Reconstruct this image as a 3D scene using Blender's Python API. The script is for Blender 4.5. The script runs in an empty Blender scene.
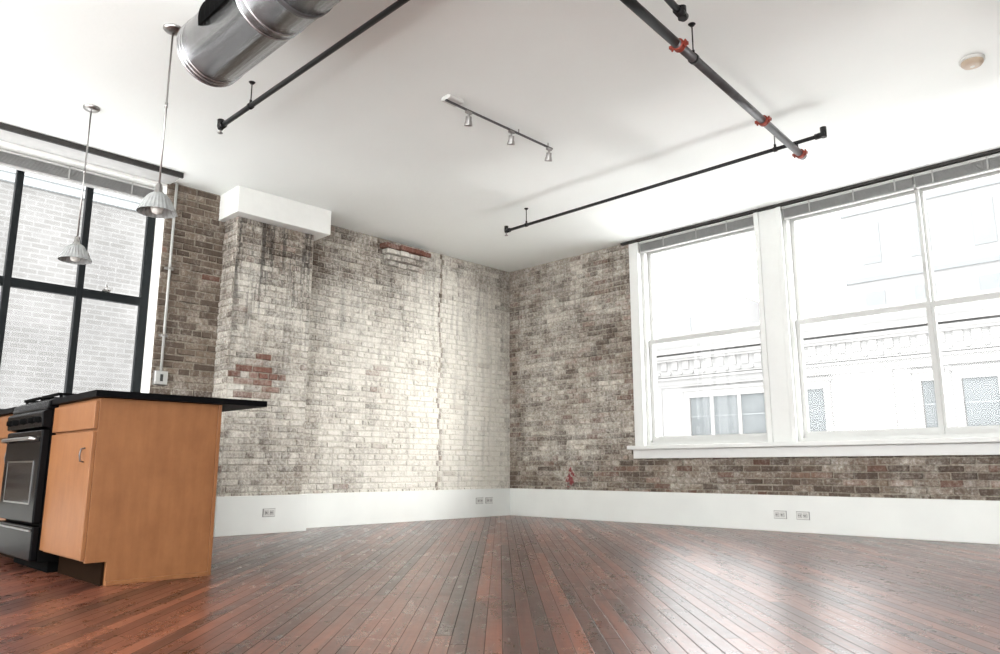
import bpy, math, random
from mathutils import Vector, noise
random.seed(7)
SC=bpy.context.scene; COL=SC.collection
CH=3.10   # ceiling height
# ------------------------------------------------------------ mesh builder
class MB:
    def __init__(s): s.v=[];s.f=[];s.sm=[];s.mi=[];s.c=[]
    def face(s,idx,smooth=False,mi=0,c=(0,0,0)):
        s.f.append(idx);s.sm.append(smooth);s.mi.append(mi);s.c.append(c)
    def quad(s,pts,mi=0,c=(0,0,0)):
        b=len(s.v); s.v+= [tuple(p) for p in pts]; s.face(list(range(b,b+len(pts))),False,mi,c)
    def box(s,x0,x1,y0,y1,z0,z1,mi=0,c=(0,0,0)):
        b=len(s.v)
        s.v+=[(x,y,z) for z in (z0,z1) for y in (y0,y1) for x in (x0,x1)]
        for q in ((0,2,3,1),(4,5,7,6),(0,1,5,4),(2,6,7,3),(0,4,6,2),(1,3,7,5)):
            s.face([b+i for i in q],False,mi,c)
        return s
    def prism(s,poly,axis,a0,a1,mi=0):
        b=len(s.v);n=len(poly)
        def P(p,a):
            return {'x':(a,p[0],p[1]),'y':(p[0],a,p[1]),'z':(p[0],p[1],a)}[axis]
        for a in (a0,a1): s.v+=[P(p,a) for p in poly]
        s.face(list(range(b,b+n))[::-1],False,mi); s.face(list(range(b+n,b+2*n)),False,mi)
        for i in range(n):
            j=(i+1)%n; s.face([b+i,b+j,b+n+j,b+n+i],False,mi)
        return s
    def cyl(s,p0,p1,r0,r1=None,n=20,cap=True,mi=0):
        if r1 is None:r1=r0
        p0=Vector(p0);p1=Vector(p1);d=(p1-p0).normalized()
        u=d.orthogonal().normalized();w=d.cross(u)
        b=len(s.v)
        for p,r in((p0,r0),(p1,r1)):
            for i in range(n):
                a=2*math.pi*i/n; s.v.append(tuple(p+u*math.cos(a)*r+w*math.sin(a)*r))
        for i in range(n):
            j=(i+1)%n; s.face([b+i,b+j,b+n+j,b+n+i],True,mi)
        if cap:
            s.face(list(range(b,b+n))[::-1],False,mi); s.face(list(range(b+n,b+2*n)),False,mi)
        return s
    def lathe(s,o,prof,axis=(0,0,1),n=32,mi=0):
        o=Vector(o);d=Vector(axis).normalized();u=d.orthogonal().normalized();w=d.cross(u)
        b=len(s.v);m=len(prof)
        for r,h in prof:
            for i in range(n):
                a=2*math.pi*i/n; s.v.append(tuple(o+d*h+u*math.cos(a)*r+w*math.sin(a)*r))
        for k in range(m-1):
            for i in range(n):
                j=(i+1)%n; s.face([b+k*n+i,b+k*n+j,b+(k+1)*n+j,b+(k+1)*n+i],True,mi)
        return s
    def tube(s,pts,r,n=12,mi=0):
        pts=[Vector(p) for p in pts];b=len(s.v);m=len(pts);u=None
        for k,p in enumerate(pts):
            d=(pts[min(k+1,m-1)]-pts[max(k-1,0)]).normalized()
            u=d.orthogonal().normalized() if u is None else (u-d*u.dot(d)).normalized()
            w=d.cross(u)
            for i in range(n):
                a=2*math.pi*i/n; s.v.append(tuple(p+u*math.cos(a)*r+w*math.sin(a)*r))
        for k in range(m-1):
            for i in range(n):
                j=(i+1)%n; s.face([b+k*n+i,b+k*n+j,b+(k+1)*n+j,b+(k+1)*n+i],True,mi)
        s.face([b+i for i in range(n)][::-1],False,mi); s.face([b+(m-1)*n+i for i in range(n)],False,mi)
        return s
def root_loc(p):
    v=Vector((0,0,0))
    while p is not None: v+=p.location; p=p.parent
    return v
def obj(name,mb,mat,parent=None,bevel=0,origin=None,attr=False,fix=True):
    o0=root_loc(parent) if parent is not None else Vector(origin or (0,0,0))
    me=bpy.data.meshes.new(name)
    me.from_pydata([tuple(Vector(v)-o0) for v in mb.v],[],mb.f)
    mats=mat if isinstance(mat,(list,tuple)) else [mat]
    for m in mats: me.materials.append(m)
    me.polygons.foreach_set('use_smooth',mb.sm); me.polygons.foreach_set('material_index',mb.mi)
    if attr:
        a=me.color_attributes.new('brick','FLOAT_COLOR','CORNER')
        k=0
        for p,c in zip(me.polygons,mb.c):
            for _ in range(p.loop_total):
                a.data[k].color=(c[0],c[1],c[2],1); k+=1
    me.update()
    if fix:
        import bmesh
        bm=bmesh.new();bm.from_mesh(me);bmesh.ops.recalc_face_normals(bm,faces=bm.faces);bm.to_mesh(me);bm.free()
    o=bpy.data.objects.new(name,me);COL.objects.link(o)
    if parent is not None:o.parent=parent
    else:o.location=o0
    if bevel:
        b=o.modifiers.new('bevel','BEVEL');b.width=bevel;b.segments=2;b.limit_method='ANGLE';b.angle_limit=math.radians(40)
    return o
def tag(o,label=None,cat=None,group=None,kind=None):
    if label:o['label']=label
    if cat:o['category']=cat
    if group:o['group']=group
    if kind:o['kind']=kind
    return o
def thing(name,loc,label,cat,group=None,kind=None):
    o=bpy.data.objects.new(name,None);COL.objects.link(o);o.location=loc;o.empty_display_size=.1
    return tag(o,label,cat,group,kind)
def copy_tree(o,parent=None):
    c=o.copy();COL.objects.link(c)
    if parent is not None:c.parent=parent
    for ch in list(o.children):copy_tree(ch,c)
    return c
# ------------------------------------------------------------ materials
def newmat(name):
    m=bpy.data.materials.new(name);m.use_nodes=True
    return m,m.node_tree,m.node_tree.nodes['Principled BSDF']
def N(nt,t,**k):
    n=nt.nodes.new(t)
    for a,b in k.items():setattr(n,a,b)
    return n
def simple(name,col,rough=.5,metal=0,var=.06,scale=12,bump=.0,bscale=60,coat=0,spec=.5,alpha=1):
    m,nt,p=newmat(name);L=nt.links
    tc=N(nt,'ShaderNodeTexCoord');no=N(nt,'ShaderNodeTexNoise');no.inputs['Scale'].default_value=scale;no.inputs['Detail'].default_value=4
    L.new(tc.outputs['Object'],no.inputs['Vector'])
    r=N(nt,'ShaderNodeValToRGB')
    a=[max(0,c*(1-var)) for c in col];b=[min(1,c*(1+var)) for c in col]
    r.color_ramp.elements[0].color=(*a,1);r.color_ramp.elements[1].color=(*b,1)
    r.color_ramp.elements[0].position=.3;r.color_ramp.elements[1].position=.7
    L.new(no.outputs['Fac'],r.inputs['Fac']);L.new(r.outputs['Color'],p.inputs['Base Color'])
    p.inputs['Roughness'].default_value=rough;p.inputs['Metallic'].default_value=metal
    p.inputs['Coat Weight'].default_value=coat;p.inputs['Specular IOR Level'].default_value=spec
    p.inputs['Alpha'].default_value=alpha
    if bump:
        n2=N(nt,'ShaderNodeTexNoise');n2.inputs['Scale'].default_value=bscale;n2.inputs['Detail'].default_value=5
        L.new(tc.outputs['Object'],n2.inputs['Vector'])
        bp=N(nt,'ShaderNodeBump');bp.inputs['Strength'].default_value=bump;bp.inputs['Distance'].default_value=.01
        L.new(n2.outputs['Fac'],bp.inputs['Height']);L.new(bp.outputs['Normal'],p.inputs['Normal'])
    return m
def math_(nt,op,a,b=None,clamp=False):
    n=N(nt,'ShaderNodeMath',operation=op);n.use_clamp=clamp
    for i,x in enumerate((a,b)):
        if x is None:continue
        if isinstance(x,(int,float)):n.inputs[i].default_value=x
        else:nt.links.new(x,n.inputs[i])
    return n.outputs[0]
def mixc(nt,f,a,b,blend='MIX'):
    n=N(nt,'ShaderNodeMix',data_type='RGBA',blend_type=blend)
    for i,x in ((0,f),(6,a),(7,b)):
        if isinstance(x,(int,float)):n.inputs[i].default_value=x
        elif isinstance(x,tuple):n.inputs[i].default_value=(*x,1)
        else:nt.links.new(x,n.inputs[i])
    return n.outputs[2]
def noise_(nt,vec,scale,detail=4,rough=.6):
    n=N(nt,'ShaderNodeTexNoise');n.inputs['Scale'].default_value=scale;n.inputs['Detail'].default_value=detail;n.inputs['Roughness'].default_value=rough
    nt.links.new(vec,n.inputs['Vector']);return n.outputs['Fac']
def smooth(nt,x,a,b,to=(0,1)):
    n=N(nt,'ShaderNodeMapRange',interpolation_type='SMOOTHSTEP');n.inputs[1].default_value=a;n.inputs[2].default_value=b
    n.inputs[3].default_value=to[0];n.inputs[4].default_value=to[1]
    nt.links.new(x,n.inputs[0]);return n.outputs[0]
def grey(nt,x):
    g=N(nt,'ShaderNodeCombineColor')
    for i in range(3):nt.links.new(x,g.inputs[i])
    return g.outputs[0]
def brickmat(name,mortar=False):
    m,nt,p=newmat(name);L=nt.links
    at=N(nt,'ShaderNodeAttribute',attribute_name='brick');sep=N(nt,'ShaderNodeSeparateColor');L.new(at.outputs['Color'],sep.inputs[0])
    w,rn,rd=sep.outputs
    geo=N(nt,'ShaderNodeNewGeometry');P=geo.outputs['Position']
    sx=N(nt,'ShaderNodeSeparateXYZ');L.new(P,sx.inputs[0]);Z=sx.outputs[2]
    nA=noise_(nt,P,3.6,8,.75);nB=noise_(nt,P,36,7,.78)
    st=N(nt,'ShaderNodeMapping');st.inputs['Scale'].default_value=(7,7,.8);L.new(P,st.inputs['Vector'])
    nS=noise_(nt,st.outputs[0],1.6,5,.6)
    s2=N(nt,'ShaderNodeMapping');s2.inputs['Scale'].default_value=(15,15,.8);L.new(P,s2.inputs['Vector'])
    nD=noise_(nt,s2.outputs[0],1.5,5,.7)
    a=math_(nt,'MULTIPLY',math_(nt,'SUBTRACT',nA,.5),1.4)
    b=math_(nt,'MULTIPLY',math_(nt,'SUBTRACT',nB,.5),1.6)
    c=math_(nt,'MULTIPLY',math_(nt,'SUBTRACT',rn,.5),.0 if mortar else .26)
    s=math_(nt,'ADD',math_(nt,'ADD',w,a),math_(nt,'ADD',b,c))
    mask=smooth(nt,s,-.10,1.08)
    if mortar:
        base=mixc(nt,nB,(.12,.098,.074),(.40,.352,.285))
        col=mixc(nt,math_(nt,'MULTIPLY',mask,.88),base,(.70,.67,.595))
    else:
        r=N(nt,'ShaderNodeValToRGB');e=r.color_ramp.elements
        e[0].position=0;e[0].color=(.055,.039,.029,1);e[1].position=1;e[1].color=(.265,.205,.148,1)
        x=e.new(.35);x.color=(.112,.080,.058,1);x=e.new(.7);x.color=(.178,.132,.096,1)
        rr=math_(nt,'ADD',math_(nt,'MULTIPLY',rn,.62),math_(nt,'MULTIPLY',nB,.38))
        L.new(rr,r.inputs[0])
        rc=math_(nt,'MULTIPLY',rd,.8,True)
        base=mixc(nt,rc,r.outputs[0],(.20,.062,.038))
        wh=mixc(nt,nB,(.60,.57,.50),(.91,.89,.825))
        col=mixc(nt,math_(nt,'MULTIPLY',mask,math_(nt,'SUBTRACT',.95,math_(nt,'MULTIPLY',rc,.5))),base,wh)
    col=mixc(nt,1.0,col,grey(nt,smooth(nt,nS,.30,.52,(.78,1))),'MULTIPLY')
    pil=math_(nt,'MULTIPLY',math_(nt,'GREATER_THAN',sx.outputs[0],.2),math_(nt,'LESS_THAN',sx.outputs[1],-2.5))
    amp=math_(nt,'ADD',.20,math_(nt,'MULTIPLY',pil,.48))
    drip=math_(nt,'MULTIPLY',smooth(nt,nD,.47,.59),smooth(nt,Z,1.1,2.7))
    dk=math_(nt,'SUBTRACT',1.0,math_(nt,'MULTIPLY',drip,amp))
    col=mixc(nt,1.0,col,grey(nt,dk),'MULTIPLY')
    sc=N(nt,'ShaderNodeVectorMath',operation='SUBTRACT');L.new(P,sc.inputs[0]);sc.inputs[1].default_value=(.97,0,.435)
    sv=N(nt,'ShaderNodeVectorMath',operation='MULTIPLY');L.new(sc.outputs[0],sv.inputs[0]);sv.inputs[1].default_value=(1.4,1,.8)
    ln=N(nt,'ShaderNodeVectorMath',operation='LENGTH');L.new(sv.outputs[0],ln.inputs[0])
    dd=math_(nt,'ADD',ln.outputs['Value'],math_(nt,'MULTIPLY',math_(nt,'SUBTRACT',noise_(nt,P,16,4,.7),.5),.55))
    col=mixc(nt,smooth(nt,dd,.035,.085,(.9,0)),col,(.20,.018,.025))
    L.new(col,p.inputs['Base Color']);p.inputs['Roughness'].default_value=.85
    bp=N(nt,'ShaderNodeBump');bp.inputs['Strength'].default_value=1.0;bp.inputs['Distance'].default_value=.012
    L.new(nB,bp.inputs['Height']);L.new(bp.outputs[0],p.inputs['Normal'])
    return m
M={}
M['brick']=brickmat('weathered_brick');M['mortar']=brickmat('weathered_mortar',True)
M['plaster']=simple('white_plaster',(.78,.79,.76),.7,var=.02,bump=.15)
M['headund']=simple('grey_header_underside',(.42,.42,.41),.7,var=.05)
M['ceiling']=simple('ceiling_paint',(.885,.92,.895),.8,var=.012,scale=2,bump=.12,bscale=25)
M['white']=simple('white_trim_paint',(.66,.67,.65),.45,var=.02)
M['sash']=simple('white_sash_paint',(.50,.505,.49),.5,var=.02)
M['base']=simple('baseboard_paint',(.71,.73,.70),.4,var=.03,scale=3)
M['winframe']=simple('black_window_steel',(.006,.008,.009),.5,spec=.2)
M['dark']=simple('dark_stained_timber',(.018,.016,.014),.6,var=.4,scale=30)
M['blackpipe']=simple('black_iron_pipe',(.007,.007,.008),.42,.25,var=.3)
M['greypipe']=simple('grey_steel_pipe',(.13,.13,.135),.35,.7,var=.2)
M['red']=simple('red_coupling_paint',(.26,.036,.018),.55,var=.25,scale=40)
M['nickel']=simple('brushed_nickel',(.38,.37,.36),.32,1)
M['conduit']=simple('grey_painted_conduit',(.42,.42,.40),.5)
M['chrome']=simple('stainless_steel',(.30,.30,.30),.28,1)
M['blackgloss']=simple('black_enamel',(.003,.003,.0035),.25,spec=.06)
M['blackmatte']=simple('black_matte_iron',(.003,.003,.003),.75,spec=.03)
M['toe']=simple('dark_toe_kick_board',(.012,.006,.003),.8,spec=.03)
M['counter']=simple('black_stone_counter',(.002,.002,.0025),.5,var=.5,scale=120,spec=.05)
M['plastic']=simple('white_plastic',(.74,.73,.69),.4,var=.01)
M['plate']=simple('outlet_plate_plastic',(.62,.625,.60),.4,var=.01)
M['shade_rim']=simple('outlet_shadow_outline',(.22,.22,.21),.6)  # dark tone painted as shadow outline round the plates; also used for socket rims
M['blind']=simple('grey_blind_slats',(.24,.24,.235),.5,var=.1)
M['bracket']=simple('blind_bracket_grey',(.34,.34,.33),.5,var=.05)
M['slot']=simple('socket_slot_dark',(.02,.02,.02),.6)
def galv():
    m,nt,p=newmat('galvanized_duct');L=nt.links
    tc=N(nt,'ShaderNodeTexCoord')
    mp=N(nt,'ShaderNodeMapping');mp.inputs['Scale'].default_value=(1.2,14,14);L.new(tc.outputs['Object'],mp.inputs['Vector'])
    nn=noise_(nt,mp.outputs[0],1.5,6,.6);n2=noise_(nt,tc.outputs['Object'],16,5,.6)
    c=mixc(nt,nn,(.24,.24,.25),(.78,.78,.79));c=mixc(nt,math_(nt,'MULTIPLY',n2,.3),c,(.28,.28,.285))
    L.new(c,p.inputs['Base Color']);p.inputs['Metallic'].default_value=.96
    L.new(math_(nt,'ADD',math_(nt,'MULTIPLY',nn,.18),.14),p.inputs['Roughness']);return m
M['galv']=galv()
def woodmat():
    m,nt,p=newmat('maple_veneer');L=nt.links
    geo=N(nt,'ShaderNodeTexCoord');mp=N(nt,'ShaderNodeMapping');mp.inputs['Scale'].default_value=(9,9,1.3)
    L.new(geo.outputs['Object'],mp.inputs['Vector'])
    a=noise_(nt,mp.outputs[0],2.0,6,.58);b=noise_(nt,geo.outputs['Object'],6,6,.65)
    r=N(nt,'ShaderNodeValToRGB');e=r.color_ramp.elements
    e[0].position=.30;e[0].color=(.175,.070,.026,1);e[1].position=.70;e[1].color=(.255,.112,.045,1)
    L.new(math_(nt,'ADD',math_(nt,'MULTIPLY',a,.5),math_(nt,'MULTIPLY',b,.5)),r.inputs[0])
    L.new(r.outputs[0],p.inputs['Base Color']);p.inputs['Roughness'].default_value=.42;p.inputs['Specular IOR Level'].default_value=.28;return m
M['maple']=woodmat()
def floormat():
    m,nt,p=newmat('red_brown_floorboards');L=nt.links
    geo=N(nt,'ShaderNodeNewGeometry');P=geo.outputs['Position']
    mp=N(nt,'ShaderNodeMapping');mp.inputs['Rotation'].default_value=(0,0,-math.atan2(.7137,-.7004))
    L.new(P,mp.inputs['Vector'])
    sp=N(nt,'ShaderNodeSeparateXYZ');L.new(mp.outputs[0],sp.inputs[0]);U,V=sp.outputs[0],sp.outputs[1]
    W=.058;LN=3.4
    v=math_(nt,'DIVIDE',V,W);row=math_(nt,'FLOOR',v);fv=math_(nt,'FRACT',v)
    wn=N(nt,'ShaderNodeTexWhiteNoise',noise_dimensions='1D');L.new(row,wn.inputs['W'])
    u=math_(nt,'ADD',math_(nt,'DIVIDE',U,LN),math_(nt,'MULTIPLY',wn.outputs['Value'],7.3))
    pid=math_(nt,'FLOOR',u);fu=math_(nt,'FRACT',u)
    cv=N(nt,'ShaderNodeCombineXYZ');L.new(row,cv.inputs[0]);L.new(pid,cv.inputs[1])
    w2=N(nt,'ShaderNodeTexWhiteNoise',noise_dimensions='3D');L.new(cv.outputs[0],w2.inputs['Vector']);rn=w2.outputs['Value']
    dv=math_(nt,'MULTIPLY',math_(nt,'MINIMUM',fv,math_(nt,'SUBTRACT',1.0,fv)),W)
    du=math_(nt,'MULTIPLY',math_(nt,'MINIMUM',fu,math_(nt,'SUBTRACT',1.0,fu)),LN)
    wv=math_(nt,'MULTIPLY',w2.outputs['Value'],.0012)
    seam=math_(nt,'SUBTRACT',1.0,smooth(nt,math_(nt,'ADD',math_(nt,'MINIMUM',dv,du),wv),.0005,.0032))
    gm=N(nt,'ShaderNodeMapping');gm.inputs['Scale'].default_value=(.8,24,1);L.new(mp.outputs[0],gm.inputs['Vector'])
    addv=N(nt,'ShaderNodeVectorMath',operation='ADD');L.new(gm.outputs[0],addv.inputs[0]);L.new(w2.outputs['Color'],addv.inputs[1])
    g=noise_(nt,addv.outputs[0],2.2,6,.6);big=noise_(nt,P,1.0,3,.5)
    sm=N(nt,'ShaderNodeMapping');sm.inputs['Scale'].default_value=(1.2,5.0,1);L.new(mp.outputs[0],sm.inputs['Vector'])
    stain=noise_(nt,sm.outputs[0],1.8,8,.72);scuff=noise_(nt,P,11,7,.75)
    t=math_(nt,'ADD',math_(nt,'ADD',math_(nt,'MULTIPLY',rn,.26),math_(nt,'MULTIPLY',g,.40)),math_(nt,'ADD',math_(nt,'MULTIPLY',big,.14),math_(nt,'MULTIPLY',stain,.32)))
    r=N(nt,'ShaderNodeValToRGB');e=r.color_ramp.elements
    e[0].position=.38;e[0].color=(.017,.0065,.005,1);e[1].position=.77;e[1].color=(.235,.078,.042,1)
    x=e.new(.57);x.color=(.092,.027,.016,1)
    L.new(t,r.inputs[0])
    col=mixc(nt,math_(nt,'MULTIPLY',seam,.9),r.outputs[0],(.004,.002,.001))
    L.new(col,p.inputs['Base Color'])
    ro=math_(nt,'ADD',math_(nt,'MULTIPLY',scuff,.18),math_(nt,'ADD',math_(nt,'MULTIPLY',stain,.22),.09))
    L.new(math_(nt,'ADD',ro,math_(nt,'MULTIPLY',seam,.3)),p.inputs['Roughness'])
    L.new(math_(nt,'SUBTRACT',1.0,math_(nt,'MULTIPLY',seam,.75)),p.inputs['Specular IOR Level'])
    bp=N(nt,'ShaderNodeBump');bp.inputs['Strength'].default_value=.30;bp.inputs['Distance'].default_value=.003
    h=math_(nt,'SUBTRACT',math_(nt,'ADD',math_(nt,'MULTIPLY',scuff,.35),math_(nt,'MULTIPLY',rn,.4)),seam)
    L.new(h,bp.inputs['Height']);L.new(bp.outputs[0],p.inputs['Normal']);return m
M['floor']=floormat()
def glassmat(name,col=(1,1,1),gl=.01):
    m,nt,p=newmat(name);L=nt.links;out=nt.nodes['Material Output'];nt.nodes.remove(p)
    t=N(nt,'ShaderNodeBsdfTransparent');t.inputs[0].default_value=(*col,1)
    g=N(nt,'ShaderNodeBsdfGlossy');g.inputs['Roughness'].default_value=.03
    x=N(nt,'ShaderNodeMixShader');x.inputs[0].default_value=gl
    L.new(t.outputs[0],x.inputs[1]);L.new(g.outputs[0],x.inputs[2]);L.new(x.outputs[0],out.inputs[0]);return m
M['glass']=glassmat('window_glass');
def facmat(name,c1,c2,cm,bw,rh,ms,plane,var=0):
    m,nt,p=newmat(name);L=nt.links
    geo=N(nt,'ShaderNodeNewGeometry');s=N(nt,'ShaderNodeSeparateXYZ');L.new(geo.outputs['Position'],s.inputs[0])
    c=N(nt,'ShaderNodeCombineXYZ');L.new(s.outputs[0 if plane=='y' else 1],c.inputs[0]);L.new(s.outputs[2],c.inputs[1])
    br=N(nt,'ShaderNodeTexBrick');br.inputs['Scale'].default_value=1
    br.inputs['Color1'].default_value=(*c1,1);br.inputs['Color2'].default_value=(*c2,1);br.inputs['Mortar'].default_value=(*cm,1)
    br.inputs['Brick Width'].default_value=bw;br.inputs['Row Height'].default_value=rh;br.inputs['Mortar Size'].default_value=ms
    L.new(c.outputs[0],br.inputs['Vector']);col=br.outputs[0]
    if var:
        v=noise_(nt,geo.outputs['Position'],.55,5,.6)
        col=mixc(nt,1.0,col,grey(nt,smooth(nt,v,.35,.65,(1-var,1))),'MULTIPLY')
    L.new(col,p.inputs['Base Color']);p.inputs['Roughness'].default_value=.9;p.inputs['Specular IOR Level'].default_value=.05;return m
M['extbrick']=facmat('pale_outside_brick',(.080,.079,.077),(.092,.091,.090),(.104,.104,.103),.30,.10,.014,'x',.22)
M['extstone']=facmat('pale_outside_stone',(.228,.228,.224),(.232,.232,.228),(.214,.213,.209),.9,.45,.012,'y',.08)
M['exttower']=simple('pale_tower_render',(.216,.216,.214),.9,var=.02,spec=.05)
M['exttrim']=simple('pale_stone_trim',(.208,.207,.202),.9,var=.06,scale=5,spec=.05)
M['extglass']=simple('outside_window_glass',(.108,.116,.118),.8,var=.12,scale=1.5,spec=.02)
M['extpale']=simple('outside_pale_glass',(.162,.172,.174),.8,var=.03,scale=2,spec=.02)
# ------------------------------------------------------------ bricks
CO=.0595;BL=.185
def fbm(a,b,k=0):
    return noise.fractal(Vector((a,b,k)),1.0,2.0,4)
def bricks(mb,O,A,Nn,L0,L1,z0,z1,wf,seam=None):
    O=Vector(O);A=Vector(A);Nn=Vector(Nn);Z=Vector((0,0,1))
    row=int(math.floor(z0/CO));zz=row*CO
    while zz<z1-.004:
        header=(row%6==5);bl=BL/2 if header else BL
        off=(row%2)*BL/2+ (0.05 if header else 0)
        cuts=[L0];x=L0-off+bl
        while x<L1-.03:
            if x>L0+.03:cuts.append(x+random.uniform(-.014,.014))
            x+=bl
        cuts.append(L1)
        hw=0;wv=0
        if seam and L0<seam<L1:
            wv=seam+.014*math.sin(row*.35)+random.uniform(-.022,.022);hw=random.uniform(.010,.030)
            cuts=sorted([c for c in cuts if abs(c-wv)>.055]+[wv-hw,wv+hw])
        a=max(zz,z0);b=min(zz+CO,z1)
        for s0,s1 in zip(cuts,cuts[1:]):
            sc=(s0+s1)/2;zc=(a+b)/2
            w,red=wf(sc,zc)
            isseam=bool(hw) and abs(sc-wv)<.002
            if isseam: w-=.6
            rn=random.random()
            if isseam: rn*=.5
            c=(w,rn,red)
            mb.quad([O+A*s0+Z*a,O+A*s1+Z*a,O+A*s1+Z*b,O+A*s0+Z*b],1,c)
            g=.0045;j=lambda k=.0045:random.uniform(-k,k)
            d=.008+j(.006) if not isseam else .001
            if b-a<.025:continue
            if isseam and random.random()<.5:continue
            back=[(s0+g+j(),a+g+j(.004)),(s1-g+j(),a+g+j(.004)),(s1-g+j(),b-g+j(.004)),(s0+g+j(),b-g+j(.004))]
            k=.005 if isseam else .006
            if s1-s0<.035:k=.002
            sg=[(1,1),(-1,1),(-1,-1),(1,-1)]
            bi=len(mb.v)
            for p in back: mb.v.append(tuple(O+A*p[0]+Z*p[1]))
            for p,q in zip(back,sg): mb.v.append(tuple(O+A*(p[0]+q[0]*k)+Z*(p[1]+q[1]*k)+Nn*(d+random.uniform(0,.003))))
            mb.face([bi+4,bi+5,bi+6,bi+7],False,0,c)
            for i in range(4):
                jx=(i+1)%4; mb.face([bi+i,bi+jx,bi+4+jx,bi+4+i],False,0,c)
        row+=1;zz+=CO
def sstep(x,a,b):
    t=max(0,min(1,(x-a)/(b-a)));return t*t*(3-2*t)
def w_left(s,z):
    w=.98+.24*fbm(s*1.1,z*1.1,3)
    w-=.40*sstep(z,1.9,2.95)*(.6+.4*sstep(s,.9,1.6))
    w-=.52*sstep(s,3.0,3.6)
    w-=.32*(1-sstep(s,.02,.28))
    w-=.22*sstep(s,2.5,2.95)  # wall darkened beside the pillar: its contact shade put into the brick colour
    w-=.18*sstep(s,1.1,2.2)
    w+=.18*max(0,1-math.hypot((s-.8)/.9,(z-1.0)/1.2))
    red=0
    if math.hypot((s-2.05)/.14,(z-1.55)/.20)<1 and random.random()<.4: red=.6;w-=.2
    if random.random()<.02:red=.5
    return w,red
def w_pillar(s,z):
    w=.54+.28*fbm(s*1.5,z*1.3,8)-.24*sstep(z,2.0,2.85)
    red=0
    q=math.hypot((s-3.58)/.24,(z-1.38)/.22)
    if q<1 and random.random()<.95-.4*q: red=.95-.3*q;w-=.35
    if random.random()<.04:red=.4
    return w,red
def w_right(s,z):
    w=.42+.12*fbm(s*1.2,z*1.2,15)-.14*sstep(s,.9,1.8)-.20*(1-sstep(s,0,.4))
    w-=.14*(1-sstep(z,.55,.75))
    red=0
    if random.random()<.10:red=.35
    return w,red
BM=[M['brick'],M['mortar'],M['plaster']]
mb=MB();WL=4.44
bricks(mb,(0,0,0),(0,-1,0),(1,0,0),0,WL,.25,CH,w_left,seam=1.18)
bricks(mb,(0,0,0),(0,-1,0),(1,0,0),WL,9.0,.25,.95,w_left)
bricks(mb,(0,0,0),(0,-1,0),(1,0,0),6.6,9.0,.95,CH,w_left)
mb.box(-.35,-.002,-WL,.35,0,CH,2);mb.box(-.35,-.002,-9,-WL,0,.95,2);mb.box(-.35,-.002,-9,-6.6,.95,CH,2);mb.box(-.35,-.002,-6.6,-WL,3.05,CH,2)
wl=obj('wall_left',mb,BM,attr=True,fix=False)
tag(wl,'exposed brick wall with flaking whitewash on the left, running to the corner','wall',kind='structure')
mb=MB()
for row,(a,b,dp) in enumerate(((1.56,1.98,.045),(1.50,2.04,.07),(1.46,2.08,.10),(1.43,2.10,.125))):
    z0=2.80+row*.0595;x=a
    while x<b-.02:
        x2=min(x+random.uniform(.11,.19),b)
        mb.box(-.01,dp+random.uniform(-.022,.018),-x2+.004,-x-.004,z0+.003+random.uniform(0,.004),z0+.057-random.uniform(0,.005),0,(random.uniform(.5,.95) if row<3 else .15,random.random(),0 if row<3 else .95));x=x2
tag(obj('brick_ledge',mb,[M['brick']],wl,attr=True,bevel=.003),'small corbelled ledge with bare red bricks on top')
mb=MB()
bricks(mb,(0,0,0),(1,0,0),(0,-1,0),0,1.92,.25,CH,w_right)
bricks(mb,(0,0,0),(1,0,0),(0,-1,0),1.92,9,.25,.74,w_right)
bricks(mb,(0,0,0),(1,0,0),(0,-1,0),6.2,9,.74,CH,w_right)
mb.box(-.35,1.92,.002,.35,0,CH,2);mb.box(1.92,9,.002,.35,0,.74,2);mb.box(6.2,9,.002,.35,.74,CH,2);mb.box(1.92,6.2,.002,.35,3.06,CH,2)
tag(obj('wall_right',mb,BM,attr=True,fix=False),'brown weathered brick wall around the tall white windows on the right','wall',kind='structure')
mb=MB();PX=.25;P0,P1=3.08,3.88
bricks(mb,(PX,0,0),(0,-1,0),(1,0,0),P0,P1,.25,2.86,w_pillar)
bricks(mb,(0,-P1,0),(1,0,0),(0,-1,0),0,PX+.012,.25,2.86,w_pillar)
mb.box(.002,PX-.002,-P1+.002,-P0,0,2.86,2)
tag(obj('wall_pillar',mb,BM,attr=True,fix=False),'square brick pillar standing out from the left wall under the white soffit box','pillar',kind='structure')
mb=MB();mb.box(0,.38,-3.95,-2.97,2.85,CH)
tag(obj('trim_1',mb,M['plaster'],bevel=.006),'white plaster soffit box above the brick pillar','soffit',kind='structure')
mb=MB();mb.box(-.3,9,-9,.3,-.1,0);tag(obj('floor',mb,M['floor']),'glossy red-brown hardwood floorboards laid diagonally','floor',kind='structure')
mb=MB();mb.box(-.35,9,-9,.35,CH,CH+.15);tag(obj('ceiling',mb,M['ceiling']),'white painted ceiling','ceiling',kind='structure')
mb=MB();mb.box(-.3,9.2,-9.2,-9,-.1,.25);
for x in (-.3,4.3,8.9):mb.box(x,x+.3,-9.2,-9,.25,CH)
tag(obj('wall_back',mb,M['plaster']),'white wall with tall openings behind the viewpoint','wall',kind='structure')
mb=MB();mb.box(9,9.2,-9,-5.8,-.1,.25);mb.box(9,9.2,-5.8,.35,-.1,CH)
mb.box(9,9.2,-9,-8.8,.25,CH)
tag(obj('wall_side',mb,M['plaster']),'white side wall with one tall opening, out of view on the right','wall',kind='structure')
mb=MB()
mb.box(.0,.035,-P0,0,0,.325)
mb.box(0,.035,-9,-P1,0,.325)
tag(obj('baseboard_left',mb,M['base'],bevel=.004),'tall white baseboard along the whitewashed left wall','baseboard',kind='structure')
mb=MB();mb.box(.0,PX+.05,-P1-.04,-P0+.04,0,.33)
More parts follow.
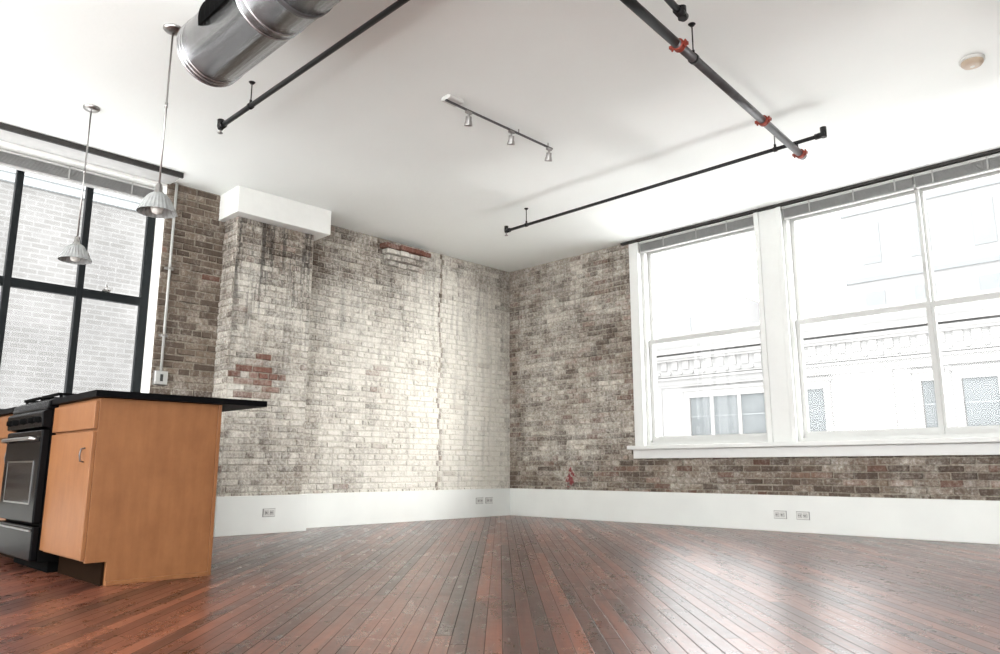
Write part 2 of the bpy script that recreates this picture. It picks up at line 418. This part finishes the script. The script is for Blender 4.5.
tag(obj('baseboard_pillar',mb,M['base'],bevel=.004),'tall white baseboard boxed around the foot of the brick pillar','baseboard',kind='structure')
mb=MB();mb.box(.035,9,-.035,0,0,.325)
tag(obj('baseboard_right',mb,M['base'],bevel=.004),'tall white baseboard below the windows on the right wall','baseboard',kind='structure')
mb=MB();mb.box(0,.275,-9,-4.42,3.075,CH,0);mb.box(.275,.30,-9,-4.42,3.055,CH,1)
tag(obj('trim_2',mb,[M['headund'],M['dark']]),'thin dark timber strip edging the header over the black window','trim',kind='structure')
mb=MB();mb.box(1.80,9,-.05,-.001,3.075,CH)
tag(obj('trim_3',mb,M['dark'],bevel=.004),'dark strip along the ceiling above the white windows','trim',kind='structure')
mb=MB();mb.box(1.86,9,-.13,.1,.765,.805);mb.box(1.90,9,-.07,.0,.67,.765)
tag(obj('trim_4',mb,M['white'],bevel=.005),'long white window sill and apron under the right-hand windows','window sill',kind='structure')
mb=MB();mb.box(1.90,2.02,-.03,.2,.806,3.07)
tag(obj('trim_5',mb,M['white'],bevel=.004),'white casing board at the left edge of the right-hand windows','trim',kind='structure')
mb=MB();mb.box(3.42,3.66,-.03,.2,.806,3.07);mb.box(3.40,3.45,-.045,-.03,.806,3.07);mb.box(3.63,3.68,-.045,-.03,.806,3.07)
tag(obj('trim_6',mb,M['white'],bevel=.004),'wide white post between the two right-hand windows','trim',kind='structure')
mb=MB();mb.box(6.06,6.22,-.03,.2,.806,3.07)
tag(obj('trim_7',mb,M['white'],bevel=.004),'white casing board at the far right end of the windows','trim',kind='structure')
def sashes(w,x0,x1,sl,sr):
    for nm,z0,z1,y in (('lower_sash',.841,1.955,.07),('upper_sash',1.905,2.989,.111)):
        m=MB()
        m.box(x0,x0+sl,y,y+.04,z0,z1);m.box(x1-sr,x1,y,y+.04,z0,z1)
        bh=.06 if nm=='lower_sash' else .05;thh=.05
        m.box(x0+sl,x1-sr,y,y+.04,z0,z0+bh);m.box(x0+sl,x1-sr,y,y+.04,z1-thh,z1)
        so=obj(nm,m,M['sash'],w)
        g=MB();g.box(x0+sl,x1-sr,y+.018,y+.022,z0+bh,z1-thh);obj('pane',g,M['glass'],so)
w=thing('window_1',(2.72,.1,.805),'single white sash window on the right wall, nearest the corner','window',kind='structure')
m=MB();m.box(2.02,2.06,.03,.2,.806,3.07);m.box(3.38,3.42,.03,.2,.806,3.07);m.box(2.06,3.38,.03,.2,.806,.84);m.box(2.06,3.38,.03,.2,2.99,3.07)
obj('window_frame',m,M['sash'],w);sashes(w,2.061,3.379,.04,.04)
w=thing('window_2',(4.85,.1,.805),'wide double white sash window right of the white post','window',kind='structure')
m=MB();m.box(3.66,3.70,.03,.2,.806,3.07);m.box(6.02,6.06,.03,.2,.806,3.07);m.box(3.70,6.02,.03,.2,.806,.84);m.box(3.70,6.02,.03,.2,2.99,3.07);m.box(4.842,4.858,.065,.155,.84,2.99)
obj('window_frame',m,M['sash'],w);sashes(w,3.701,4.841,.04,.024);sashes(w,4.859,6.019,.024,.04)
w=thing('window_3',(-.2,-5.5,.95),'tall black-framed window with a grid of large panes on the left wall','window',kind='structure')
m=MB();X0,X1=-.24,-.20
m.box(X0,X1,-4.51,-4.441,.951,3.049);m.box(X0,X1,-6.599,-6.53,.951,3.049)
m.box(X0,X1,-6.53,-4.51,.951,1.02);m.box(X0,X1,-6.53,-4.51,2.98,3.049)
obj('window_frame',m,M['winframe'],w)
for y in (-5.0,-5.52,-6.04):
    m=MB();m.box(X0-.005,X1+.008,y-.026,y+.026,1.02,2.98);obj('mullion',m,M['winframe'],w,bevel=.004)
m=MB();m.box(X0-.002,X1+.004,-6.53,-4.51,1.98,2.055);obj('transom',m,M['winframe'],w,bevel=.004)
m=MB();m.cyl((X1+.02,-4.80,2.05),(X1+.02,-4.80,2.11),.01);m.box(X1,X1+.03,-4.83,-4.77,2.055,2.07);obj('latch',m,M['nickel'],w)
ys=[-6.53,-6.066,-6.014,-5.546,-5.494,-5.026,-4.974,-4.51]
for i in range(0,8,2):
    for z0,z1 in ((1.02,1.98),(2.055,2.98)):
        g=MB();g.box(-.222,-.218,ys[i],ys[i+1],z0,z1);obj('pane',g,M['glass'],w)
mb=MB();mb.box(-.19,.06,-6.6,-4.44,.951,.98)
tag(obj('trim_8',mb,M['white'],bevel=.004),'white sill of the black-framed window behind the island','window sill',kind='structure')
# blinds
def blind(axis,a0,a1,z1,label,brs,d0,d1):
    c=(a0+a1)/2
    loc=(c,d0,z1) if axis=='x' else (d0,c,z1)
    t=thing('window_blind',loc,label,'blind','raised blinds above the windows')
    def bx(m,p,q,e0,e1,za,zb):
        if axis=='x':m.box(p,q,min(e0,e1),max(e0,e1),za,zb)
        else:m.box(min(e0,e1),max(e0,e1),p,q,za,zb)
    m=MB();bx(m,a0,a1,d0,d1,z1-.018,z1);obj('headrail',m,M['sash'],t,bevel=.002)
    m=MB()
    sg=1 if d1>d0 else -1
    for k in range(8):
        zt=z1-.022-k*.0105
        bx(m,a0+.006,a1-.006,d0,d1,zt-.005,zt)
        bx(m,a0+.006,a1-.006,d0+sg*.012,d1-sg*.004,zt-.0105,zt-.005)
    obj('slats',m,M['blind'],t)
    m=MB();bx(m,a0+.006,a1-.006,d0,d1,z1-.120,z1-.107);obj('bottom_rail',m,M['bracket'],t,bevel=.002)
    for b in brs:
        m=MB()
        e=d0-.005*sg
        bx(m,b-.006,b+.006,e,d0,z1-.122,z1+.0);obj('bracket',m,M['bracket'],t)
    return t
blind('x',2.04,3.39,3.062,'raised grey venetian blind at the head of the window nearest the corner',(2.35,2.75,3.1),-.02,.025)
blind('x',3.69,4.845,3.062,'raised grey venetian blind just right of the wide white post',(3.95,4.35,4.7),-.02,.025)
blind('x',4.855,6.05,3.062,'raised grey venetian blind cut by the right edge of the photo',(5.0,5.4,5.8),-.02,.025)
blind('y',-6.5,-4.5,3.045,'raised grey venetian blind at the head of the black-framed window',(-4.7,-5.2,-5.8),-.10,-.16)
# ------------------------------------------------------------ duct
DY,DZ,R=-5.30,2.83,.185
t=thing('ventilation_duct',(2.77,DY,DZ),'round galvanized metal air duct hanging below the ceiling at upper left','duct')
m=MB();m.lathe((2.77,DY,DZ),[(R-.006,.0),(R,0),(R,5.9),(R-.006,5.9),(R-.006,0)],(1,0,0),48);obj('tube',m,M['galv'],t)
for i,x in enumerate((0.0,.03,.06,.66,.72,1.25,2.5,3.75,5.0)):
    m=MB();m.lathe((2.77+x,DY,DZ),[(R,0),(R+.0025,.001),(R+.004,.005),(R+.0025,.009),(R,.010)],(1,0,0),48);obj('seam_ring',m,M['galv'],t)
def ring_pt(x,ang,r):return (x,DY+math.cos(ang)*r,DZ+math.sin(ang)*r)
angs=[math.radians(d) for d in (154,162,170,178,186,194)]
m=MB();b=len(m.v)
for x in (3.07,3.46):
    for g in angs:m.v.append(ring_pt(x,g,R+.016))
    for g in angs[::-1]:m.v.append(ring_pt(x,g,R-.01))
n=12
m.face(list(range(b,b+n)));m.face(list(range(b+n,b+2*n)))
for i in range(n):
    j=(i+1)%n;m.face([b+i,b+j,b+n+j,b+n+i])
rg=obj('air_register',m,M['blackmatte'],t)
for k in range(7):
    x=3.095+k*.052
    m=MB()
    for g0,g1 in zip(angs,angs[1:]):
        m.quad([ring_pt(x,g0,R+.0163),ring_pt(x+.010,g0,R+.018),ring_pt(x+.010,g1,R+.018),ring_pt(x,g1,R+.0163)])
    obj('louver',m,M['blackmatte'],rg)
for x in (3.7,5.6):
    m=MB();m.lathe((x,DY,DZ),[(R+.002,0),(R+.006,0),(R+.006,.03),(R+.002,.03)],(1,0,0),40)
    m.cyl((x+.015,DY-.12,DZ+.12),(x+.015,DY-.12,CH),.005);m.cyl((x+.015,DY+.12,DZ+.12),(x+.015,DY+.12,CH),.005);obj('hanger_strap',m,M['greypipe'],t)
# ------------------------------------------------------------ sprinkler pipes
def hanger(t,x,y,z,r,mat):
    m=MB();m.cyl((x,y,z+r),(x,y,CH-.004),.004,n=10);m.lathe((x,y,CH),[(.0,-.012),(.012,-.012),(.022,0)],n=20)
    m.cyl((x,y,z+r),(x,y,z+r+.025),.009,n=10)
    return obj('hanger',m,mat,t)
PZ=2.93
def pipe_x(x0,x1,y,r,label,hx,mat,stub=.05):
    t=thing('sprinkler_pipe',(x0,y,PZ),label,'pipe')
    m=MB();m.cyl((x0,y,PZ),(x1,y,PZ),r,n=20);obj('pipe',m,mat,t)
    m=MB();m.cyl((x0-.005,y,PZ),(x0+.05,y,PZ),r*1.45,n=20);m.cyl((x0,y,PZ-.005),(x0,y,PZ+stub),r*1.4,n=18);m.lathe((x0,y,PZ),[(0,-r*1.5),(r*1.0,-r*1.3),(r*1.4,-.005)],n=18)
    obj('elbow',m,mat,t)
    m=MB();m.cyl((x0,y,PZ-r*1.2),(x0,y,PZ-.045),.007,n=10);m.lathe((x0,y,PZ-.05),[(0,0),(.018,0),(.018,.004),(0,.004)],n=16);obj('sprinkler_head',m,M['nickel'],t)
    for h in hx:
        hanger(t,h,y,PZ,r,M['blackpipe'])
        m=MB();m.lathe((h-.012,y,PZ),[(r+.001,0),(r+.005,0),(r+.005,.024),(r+.001,.024)],(1,0,0),20);obj('clamp',m,M['blackpipe'],t)
    return t
t=pipe_x(1.745,7.5,-4.76,.017,'long thin black sprinkler pipe beside the round duct, upper left',(2.18,5.2,6.6),M['blackpipe'])
t=pipe_x(1.546,4.72,-1.66,.0145,'thin black sprinkler pipe running parallel to the window wall near the corner',(1.82,4.36),M['blackpipe'])
m=MB();m.cyl((4.72,-1.66,PZ-.02),(4.72,-1.66,PZ+.055),.022,n=18);m.cyl((4.66,-1.66,PZ),(4.735,-1.66,PZ),.022,n=18);obj('end_fitting',m,M['blackpipe'],t)
MZ=2.882
t=thing('sprinkler_pipe',(4.53,-1.56,MZ),'thick grey sprinkler main pipe with red couplings, upper right of centre','pipe')
p0=Vector((4.50,-1.52,MZ));p1=Vector((4.70,-4.5,MZ));d=(p1-p0).normalized()
def mp_(y):
    return p0+d*(p0.y-y)
m=MB();m.cyl(mp_(-1.52),mp_(-3.52),.026,n=24);obj('pipe_section',m,M['greypipe'],t)
m=MB();m.cyl(mp_(-3.52),p1,.026,n=24);m.cyl(p1-Vector((0,0,.03)),(p1.x,p1.y,CH),.03,n=20);obj('pipe_section',m,M['blackpipe'],t)
for y in (-1.56,-2.27,-3.48):
    c=mp_(y);m=MB()
    m.lathe(c-d*.022,[(.027,0),(.033,.002),(.036,.009),(.032,.015),(.032,.029),(.036,.035),(.033,.042),(.027,.044)],d,24)
    side=Vector((d.y,-d.x,0)).normalized()
    for s in (-1,1):
        q=c+side*.040*s
        m.box(q.x-.012,q.x+.012,q.y-.015,q.y+.015,q.z-.009,q.z+.009)
        m.cyl(q-Vector((0,0,.022)),q+Vector((0,0,.022)),.006,n=8)
    obj('coupling',m,M['red'],t)
m=MB();m.cyl(p0+Vector((0,.02,0)),p0-Vector((0,.05,0)),.030,n=20);obj('end_cap',m,M['greypipe'],t)
m=MB();m.cyl((4.511,-1.66,MZ),(4.511,-1.66,PZ-.016),.022,n=16);obj('tee_fitting',m,M['greypipe'],t)
for y in (-3.30,):
    c=mp_(y);hanger(t,c.x,c.y,MZ,.026,M['blackpipe'])
    m=MB();m.lathe(c-d*.012,[(.027,0),(.031,0),(.031,.024),(.027,.024)],d,24);obj('clamp',m,M['blackpipe'],t)
t=thing('sprinkler_pipe',(4.76,-3.66,PZ),'short black branch pipe ending in an elbow at the top edge of the photo','pipe')
m=MB();m.cyl((4.76,-3.66,PZ),(4.86,-4.5,PZ),.018,n=20);m.cyl((4.86,-4.5,PZ-.02),(4.86,-4.5,CH+.01),.022,n=20);obj('pipe',m,M['blackpipe'],t)
m=MB();m.cyl((4.755,-3.62,PZ),(4.765,-3.71,PZ),.025,n=18);m.cyl((4.76,-3.65,PZ-.025),(4.76,-3.65,PZ+.045),.023,n=18);obj('elbow',m,M['blackpipe'],t)
hanger(t,4.80,-4.05,PZ,.018,M['blackpipe'])
# ------------------------------------------------------------ track light
TX=2.97
t=thing('track_light',(TX,-3.17,CH),'ceiling track light with three small spot heads','track light')
m=MB();m.box(TX-.008,TX+.008,-3.74,-2.61,CH-.042,CH-.030);obj('rail',m,M['greypipe'],t,bevel=.002)
m=MB();m.box(TX-.045,TX+.045,-3.74,-3.61,CH-.03,CH-.0);obj('canopy',m,M['plate'],t,bevel=.006)
for y in (-2.66,-3.0):
    m=MB();m.cyl((TX,y,CH-.03),(TX,y,CH),.005,n=8);obj('standoff',m,M['nickel'],t)
for y in (-3.52,-3.08,-2.65):
    m=MB();m.box(TX-.011,TX+.011,y-.025,y+.025,CH-.058,CH-.042);m.cyl((TX,y,CH-.058),(TX,y,CH-.08),.007,n=10)
    ax=Vector((-.35,.25,-1)).normalized();o=Vector((TX,y,CH-.078))
    m.lathe(o,[(0,0),(.019,0),(.022,.006),(.022,.028),(.029,.055),(.030,.068),(.027,.068),(.026,.05)],ax,24)
    h=obj('spot_head',m,M['nickel'],t)
    m=MB();m.lathe(o,[(0,.06),(.027,.06)],ax,24);obj('lens',m,M['plastic'],h)
t=thing('smoke_detector',(5.68,-1.72,CH),'small round white smoke detector on the ceiling above the windows','smoke detector')
m=MB();m.lathe((5.68,-1.72,CH),[(.072,0),(.072,-.014),(.062,-.016)],n=40);obj('mounting_plate',m,M['plate'],t)
m=MB();m.lathe((5.68,-1.72,CH),[(.062,-.014),(.062,-.028),(.051,-.042),(.028,-.047),(0,-.047)],n=40);h=obj('cover',m,simple('detector_beige',(.50,.40,.30),.5),t)
m=MB();m.lathe((5.68,-1.72,CH),[(.0,-.0485),(.014,-.0485),(.014,-.045)],n=20);obj('test_button',m,M['plastic'],h)
# ------------------------------------------------------------ pendants
M['shade']=simple('dull_grey_glass_shade',(.30,.31,.305),.4,0,var=.15,scale=30,alpha=.9,spec=.3)
def pendant(x,y,label):
    t=thing('pendant_lamp',(x,y,CH),label,'pendant lamp','pendant lamps over the kitchen island')
    m=MB();m.lathe((x,y,CH),[(.055,0),(.055,-.01),(.045,-.020),(.014,-.030),(.0,-.030)],n=32);obj('ceiling_canopy',m,M['nickel'],t)
    m=MB();m.cyl((x,y,CH-.03),(x,y,2.13),.0055,n=12);m.cyl((x,y,2.60),(x,y,2.63),.009,n=12);obj('stem',m,M['nickel'],t)
    m=MB();m.lathe((x,y,2.14),[(0,.0),(.012,0),(.018,-.012),(.02,-.045),(.03,-.055),(.034,-.068)],n=28);obj('socket_cap',m,M['nickel'],t)
    m=MB();n=56;prof=[(.030,2.080),(.044,2.076),(.057,2.060),(.072,2.036),(.085,2.006),(.096,1.985),(.102,1.970),(.098,1.970),(.092,1.983),(.081,2.002),(.068,2.032),(.053,2.056),(.034,2.070)]
    b=len(m.v)
    for k,(r,z) in enumerate(prof):
        for i in range(n):
            a=2*math.pi*i/n;rr=r*(1+.035*(i%2) if k>1 else 1);m.v.append((x+math.cos(a)*rr,y+math.sin(a)*rr,z))
    for k in range(len(prof)-1):
        for i in range(n):
            j=(i+1)%n;m.face([b+k*n+i,b+k*n+j,b+(k+1)*n+j,b+(k+1)*n+i],False)
    obj('lamp_shade',m,M['shade'],t)
    m=MB();m.lathe((x,y,2.075),[(0,0),(.014,0),(.016,-.03),(.03,-.06),(.034,-.08),(.026,-.105),(0,-.115)],n=24);obj('bulb',m,M['plastic'],t)
    return t
p=pendant(2.43,-5.385,'ribbed pendant lamp hanging nearer the round duct, right one of two over the island')
q=copy_tree(p);q.location=(1.03,-5.39,CH);q['label']='pendant lamp hanging in front of the black-framed window, farther left of two'
# ------------------------------------------------------------ conduit + outlets
t=thing('electrical_conduit',(.0,-4.37,1.33),'thin pale conduit running down the brick to a switch box beside the black window','conduit')
m=MB();m.cyl((.035,-4.37,1.38),(.035,-4.37,3.09),.012,n=14);obj('pipe',m,M['conduit'],t)
for z in (1.7,2.3,2.8):
    m=MB();m.box(.012,.050,-4.388,-4.352,z-.01,z+.01);m.box(.012,.018,-4.41,-4.33,z-.01,z+.01);obj('strap',m,M['nickel'],t)
m=MB();m.box(.0,.055,-4.425,-4.315,1.27,1.39);bx=obj('junction_box',m,M['nickel'],t,bevel=.004)
m=MB();m.box(.055,.059,-4.42,-4.32,1.275,1.385)
obj('cover_plate',m,M['conduit'],bx,bevel=.002)
m=MB()
m.box(.059,.062,-4.382,-4.358,1.30,1.36)
obj('socket_face',m,M['slot'],bx)
def outlet(loc,label):
    x,y,z=loc
    t=thing('power_outlet',loc,label,'outlet','outlets set in the tall baseboards')
    m=MB();m.box(x-.060,x+.060,y-.004,y,z-.036,z+.036);obj('plate_shadow_outline',m,M['shade_rim'],t)  # dark sheet standing in for the shadow line around the cover plate
    m=MB();m.box(x-.056,x+.056,y-.010,y-.004,z-.032,z+.032);obj('cover_plate',m,M['plate'],t,bevel=.002)
    for s in (-1,1):
        m=MB();m.box(x+s*.024-.018,x+s*.024+.018,y-.013,y-.010,z-.018,z+.018);so=obj('socket',m,M['shade_rim'],t,bevel=.001)
        m=MB();m.box(x+s*.024-.015,x+s*.024+.015,y-.0145,y-.013,z-.015,z+.015);obj('socket_face',m,M['plate'],so)
        m=MB();m.box(x+s*.024-.009,x+s*.024-.004,y-.0155,y-.0145,z-.010,z+.010);m.box(x+s*.024+.004,x+s*.024+.009,y-.0155,y-.0145,z-.010,z+.010);m.box(x+s*.024-.014,x+s*.024-.011,y-.0155,y-.0145,z-.004,z+.004);obj('slot',m,M['slot'],so)
    return t
o1=outlet((3.47,-.035,.15),'left one of two white outlets in the baseboard below the windows')
o2=copy_tree(o1);o2.location=(3.68,-.035,.15);o2['label']='right one of two white outlets in the baseboard below the windows'
for yy,lab in ((-.56,'white outlet in the left wall baseboard, a step away from the room corner'),(-.40,'white outlet in the left wall baseboard, closest to the room corner')):
    o3=copy_tree(o1);o3.location=(.035,yy,.19);o3.rotation_euler=(0,0,math.pi/2);o3['label']=lab
o4=copy_tree(o1);o4.location=(PX+.05,-3.43,.18);o4.rotation_euler=(0,0,math.pi/2);o4['label']='white outlet in the baseboard at the foot of the brick pillar'
# ------------------------------------------------------------ island
YF,YB=-5.60,-4.985
def cabinet(x0,x1,label,end):
    t=thing('kitchen_cabinet',((x0+x1)/2,(YF+YB)/2,0),label,'cabinet','wooden base cabinets of the island')
    m=MB();m.prism([(YF+.002,.12),(YF+.002,.92),(YB-.02,.92),(YB-.02,0),(YF+.10,0),(YF+.10,.12)],'x',x0+.002,x1-(.022 if end else .002));obj('body',m,M['maple'],t)
    m=MB();m.box(x0+.002,x1-.022,YF+.085,YF+.098,0.0,.115);obj('toe_kick',m,M['toe'],t)
    if end:
        m=MB();m.prism([(YF,.115),(YF,.92),(YB,.92),(YB,0),(YF+.10,0),(YF+.10,.115)],'x',x1-.02,x1);obj('end_panel',m,M['maple'],t,bevel=.0015)
        m=MB();m.box(x1,x1+.012,YF+.10,YB,0.0,.022);obj('shoe_molding',m,M['maple'],t,bevel=.003)
        m=MB();m.box(x1-.03,x1+.006,YB+.001,YB+.02,0,.92);obj('corner_strip',m,M['maple'],t,bevel=.002)
    m=MB();m.box(x0+.012,x1-.006,YF-.02,YF,.765,.905);dr=obj('drawer',m,M['maple'],t,bevel=.003)
    m=MB();m.box(x0+.012,x1-.006,YF-.02,YF,.13,.752);do=obj('door',m,M['maple'],t,bevel=.003)
    xh=x1-.10
    m=MB();m.tube([(xh,YF-.02,.60),(xh,YF-.038,.605),(xh,YF-.042,.635),(xh,YF-.038,.665),(xh,YF-.02,.67)],.004,10);tag(obj('handle',m,M['greypipe'],do),'small dark bow handle')
    return t
cabinet(1.80,2.50,'maple base cabinet at the near end of the island, right of the range',True)
cabinet(.45,1.04,'maple base cabinet on the far side of the range',False)
m=MB();z0,z1=.922,.955
m.box(1.802,2.54,YF-.035,-4.71,z0,z1);m.box(.42,1.802,-5.0,-4.71,z0,z1);m.box(.42,1.038,YF-.035,-5.0,z0,z1)
tag(obj('countertop',m,M['counter'],origin=(1.5,-5.1,z0)),'black stone worktop overhanging the maple island','countertop')
m=MB();m.box(.45,1.796,-4.984,-4.966,0.0,.92)
tag(obj('back_panel',m,M['maple'],origin=(1.1,-4.97,0)),'maple back panel along the far side of the island','panel')
# range
t=thing('kitchen_range',(1.42,-5.32,0),'black kitchen range with a slim metal handle and glass oven door set in the island','stove')
rx0,rx1=1.044,1.796;ry=YF-.02
m=MB();m.box(rx0,rx1,ry,-5.005,.06,.90);m.box(rx0+.03,rx1-.03,ry+.06,-5.02,0,.06);obj('body',m,M['blackmatte'],t,bevel=.004)
m=MB();m.prism([(ry-.03,.915),(ry-.025,.945),(ry+.01,.965),(-5.005,.965),(-5.005,.90),(ry-.03,.90)],'x',rx0,rx1);ck=obj('cooktop',m,M['blackgloss'],t,bevel=.006)
for cx in (1.23,1.61):
    for cy in (-5.46,-5.16):
        m=MB();m.lathe((cx,cy,.965),[(.0,.016),(.03,.016),(.045,.01),(.05,0)],n=24);obj('burner',m,M['blackmatte'],ck)
for cx in (1.23,1.61):
    m=MB()
    for a in (-.16,.16):m.box(cx+a-.008,cx+a+.008,-5.6,-5.03,.981,.996)
    for yy in (-5.6,-5.46,-5.31,-5.16,-5.045):m.box(cx-.152,cx+.152,yy,yy+.014,.981,.996)
    for a in (-.16,.16):
        for yy in (-5.59,-5.05):m.box(cx+a-.007,cx+a+.007,yy,yy+.014,.963,.985)
    obj('grate',m,M['blackmatte'],ck)
m=MB();m.prism([(ry-.03,.90),(ry-.055,.885),(ry-.05,.80),(ry,.79),(ry,.90)],'x',rx0,rx1);cp=obj('control_panel',m,M['blackgloss'],t,bevel=.006)
for cx in (1.12,1.25,1.42,1.59,1.72):
    m=MB();m.lathe((cx,ry-.052,.842),[(0,.022),(.015,.020),(.017,.008),(.020,.0)],(0,-1,0),20);obj('knob',m,M['blackmatte'],cp)
m=MB();m.box(rx0+.004,rx1-.004,ry-.045,ry,.27,.785);od=obj('oven_door',m,M['blackgloss'],t,bevel=.008)
m=MB()
for c,d_ in ((.602,.611),(.369,.378)):m.box(rx0+.10,rx1-.10,ry-.049,ry-.044,c,d_)
m.box(rx0+.10,rx0+.109,ry-.049,ry-.044,.378,.602);m.box(rx1-.109,rx1-.10,ry-.049,ry-.044,.378,.602)
obj('window_surround',m,M['chrome'],od)
m=MB();m.box(rx0+.109,rx1-.109,ry-.048,ry-.044,.378,.602);obj('oven_window',m,simple('smoked_oven_glass',(.006,.006,.007),.15,spec=.2),od)
m=MB();hy=ry-.085
m.tube([(rx0+.05,ry-.045,.73),(rx0+.055,hy+.01,.732),(rx0+.09,hy,.735),(1.42,hy-.006,.735),(rx1-.09,hy,.735),(rx1-.055,hy+.01,.732),(rx1-.05,ry-.045,.73)],.010,14)
tag(obj('handle',m,M['nickel'],od),'metal bar handle')
m=MB();m.box(rx0+.004,rx1-.004,ry-.04,ry,.07,.255);dw=obj('warming_drawer',m,M['blackgloss'],t,bevel=.008)
m=MB();m.box(rx0+.03,rx1-.03,ry-.052,ry-.04,.226,.237);obj('handle',m,M['chrome'],dw,bevel=.002)
# ------------------------------------------------------------ outside buildings
t=thing('building',(6,13,-6),'pale stone building with bracketed cornice across the street','building')
m=MB();m.box(-12,24,13,16,-6,4.6);obj('wall',m,M['extstone'],t)
m=MB();m.box(-12,24,12.93,12.999,3.2,3.26);m.box(-12,24,12.95,12.999,3.29,3.32);m.box(-12,24,12.88,12.999,3.76,3.83);m.box(-12,24,12.84,12.999,3.831,3.92);m.box(-12,24,12.82,12.999,3.98,4.12);m.box(-12,24,12.96,12.999,2.97,3.02);m.box(-12,24,12.94,12.999,4.5,4.6)
x=-12
while x<24:
    m.box(x,x+.2,12.94,12.999,3.50,3.755)
    m.cyl((x+.29,12.96,3.40),(x+.29,12.999,3.40),.05,n=8)
    x+=.38
tag(obj('cornice',m,M['exttrim'],t),'projecting cornice with a row of small brackets')
for xs in ((-9.4,-8.6),(-7.6,-6.9),(-5.0,-4.25,-3.4,-2.6),(-1.63,-1.0),(1.25,1.6),(2.1,2.9,3.7),(5.2,6.0),(7.5,8.3,9.1),(11,11.8)):
    m=MB()
    a,b=xs[0]-.14,xs[-1]+.14
    m.box(a,xs[0]+.03,12.92,12.999,1.5,2.62);m.box(xs[-1]-.03,b,12.92,12.999,1.5,2.62)
    m.box(a,b,12.92,12.999,1.38,1.5);m.box(a,b,12.92,12.999,2.62,2.82);m.box(a-.06,b+.06,12.89,12.999,2.82,2.90)
    for c in xs[1:-1]:m.box(c-.05,c+.05,12.93,12.999,1.5,2.62)
    fr=obj('window_surround',m,M['exttrim'],t)
    for a,b in zip(xs,xs[1:]):
        m=MB();m.box(a+.051,b-.051,12.97,12.995,1.5,2.62);obj('pane',m,M['extglass'],fr)
        m=MB();m.box(a+.051,b-.051,12.955,12.969,2.04,2.08);obj('glazing_bar',m,M['extpale'],fr)
for x in (-10.4,-8.1,-6.1,-2.1,.5,4.4,6.7,10):
    m=MB();m.box(x-.16,x+.16,12.95,12.998,-2,2.965);obj('pilaster',m,M['exttrim'],t)
t=thing('building',(14,28,-6),'tall pale office building rising behind the stone one','building')
m=MB();m.box(-5.4,24,28,34,-6,24);obj('wall',m,M['exttower'],t)
for x in (-4.6,-2.6,-.2,2.2,4.6,7.0,9.4,11.8):
    for z in (6.4,9.6,12.8,16.0):
        m=MB();m.box(x,x+.8,27.96,27.999,z,z+1.9);obj('window',m,M['extpale'],t)
m=MB()
for z in (8.8,12.0,15.2):m.box(-5.4,24,27.9,27.999,z,z+.2)
obj('string_course',m,M['extpale'],t)
t=thing('building',(-14,26,-6),'pale plain building seen through the upper pane nearest the corner','building')
m=MB();m.box(-30,-10.2,26,32,-6,9);obj('wall',m,M['exttower'],t)
for x in (-21,-18.4,-15.8,-13.2):
    for z in (6.2,):
        m=MB();m.box(x,x+.9,25.96,25.999,z,z+1.8);obj('window',m,M['extpale'],t)
t=thing('building',(-9,-2,-6),'pale brick building seen through the black-framed window','building')
m=MB();m.box(-13,-9,-14,8,-6,9);obj('wall',m,M['extbrick'],t)
m=MB();m.box(-8.999,-8.85,-14,8,5.9,6.15);m.box(-8.999,-8.92,-14,8,5.75,5.9)
obj('string_course',m,M['extpale'],t)
# ------------------------------------------------------------ world, lights, camera
wd=bpy.data.worlds.new('overcast_sky');SC.world=wd;wd.use_nodes=True
bg=wd.node_tree.nodes['Background'];bg.inputs[0].default_value=(.985,.99,.995,1);bg.inputs[1].default_value=7.8
def sun(name,dirv,energy,ang,loc):
    sl=bpy.data.lights.new(name,'SUN');sl.energy=energy;sl.angle=math.radians(ang);sl.color=(1,.995,.98)
    so=bpy.data.objects.new(name,sl);COL.objects.link(so);so.location=loc
    so.rotation_euler=Vector(dirv).to_track_quat('-Z','Y').to_euler()
sun('added_glow_sun',(-.88,-.30,-.20),13,38,(12,6,8))  # soft sun added under the overcast sky for a glow on the left wall
sun('street_reflection',(-.05,-.79,.61),.55,4,(4,8,-4))
cam=bpy.data.cameras.new('camera');co=bpy.data.objects.new('camera',cam);COL.objects.link(co)
co.location=(6.579,-6.881,.57);th=math.radians(10.7)
dv=Vector((-.7004*math.cos(th),.7137*math.cos(th),math.sin(th)))
co.rotation_euler=dv.to_track_quat('-Z','Y').to_euler()
cam.sensor_fit='HORIZONTAL';cam.sensor_width=36;cam.lens=36*747/1000;cam.clip_start=.05
SC.camera=co
SC.view_settings.view_transform='Standard'
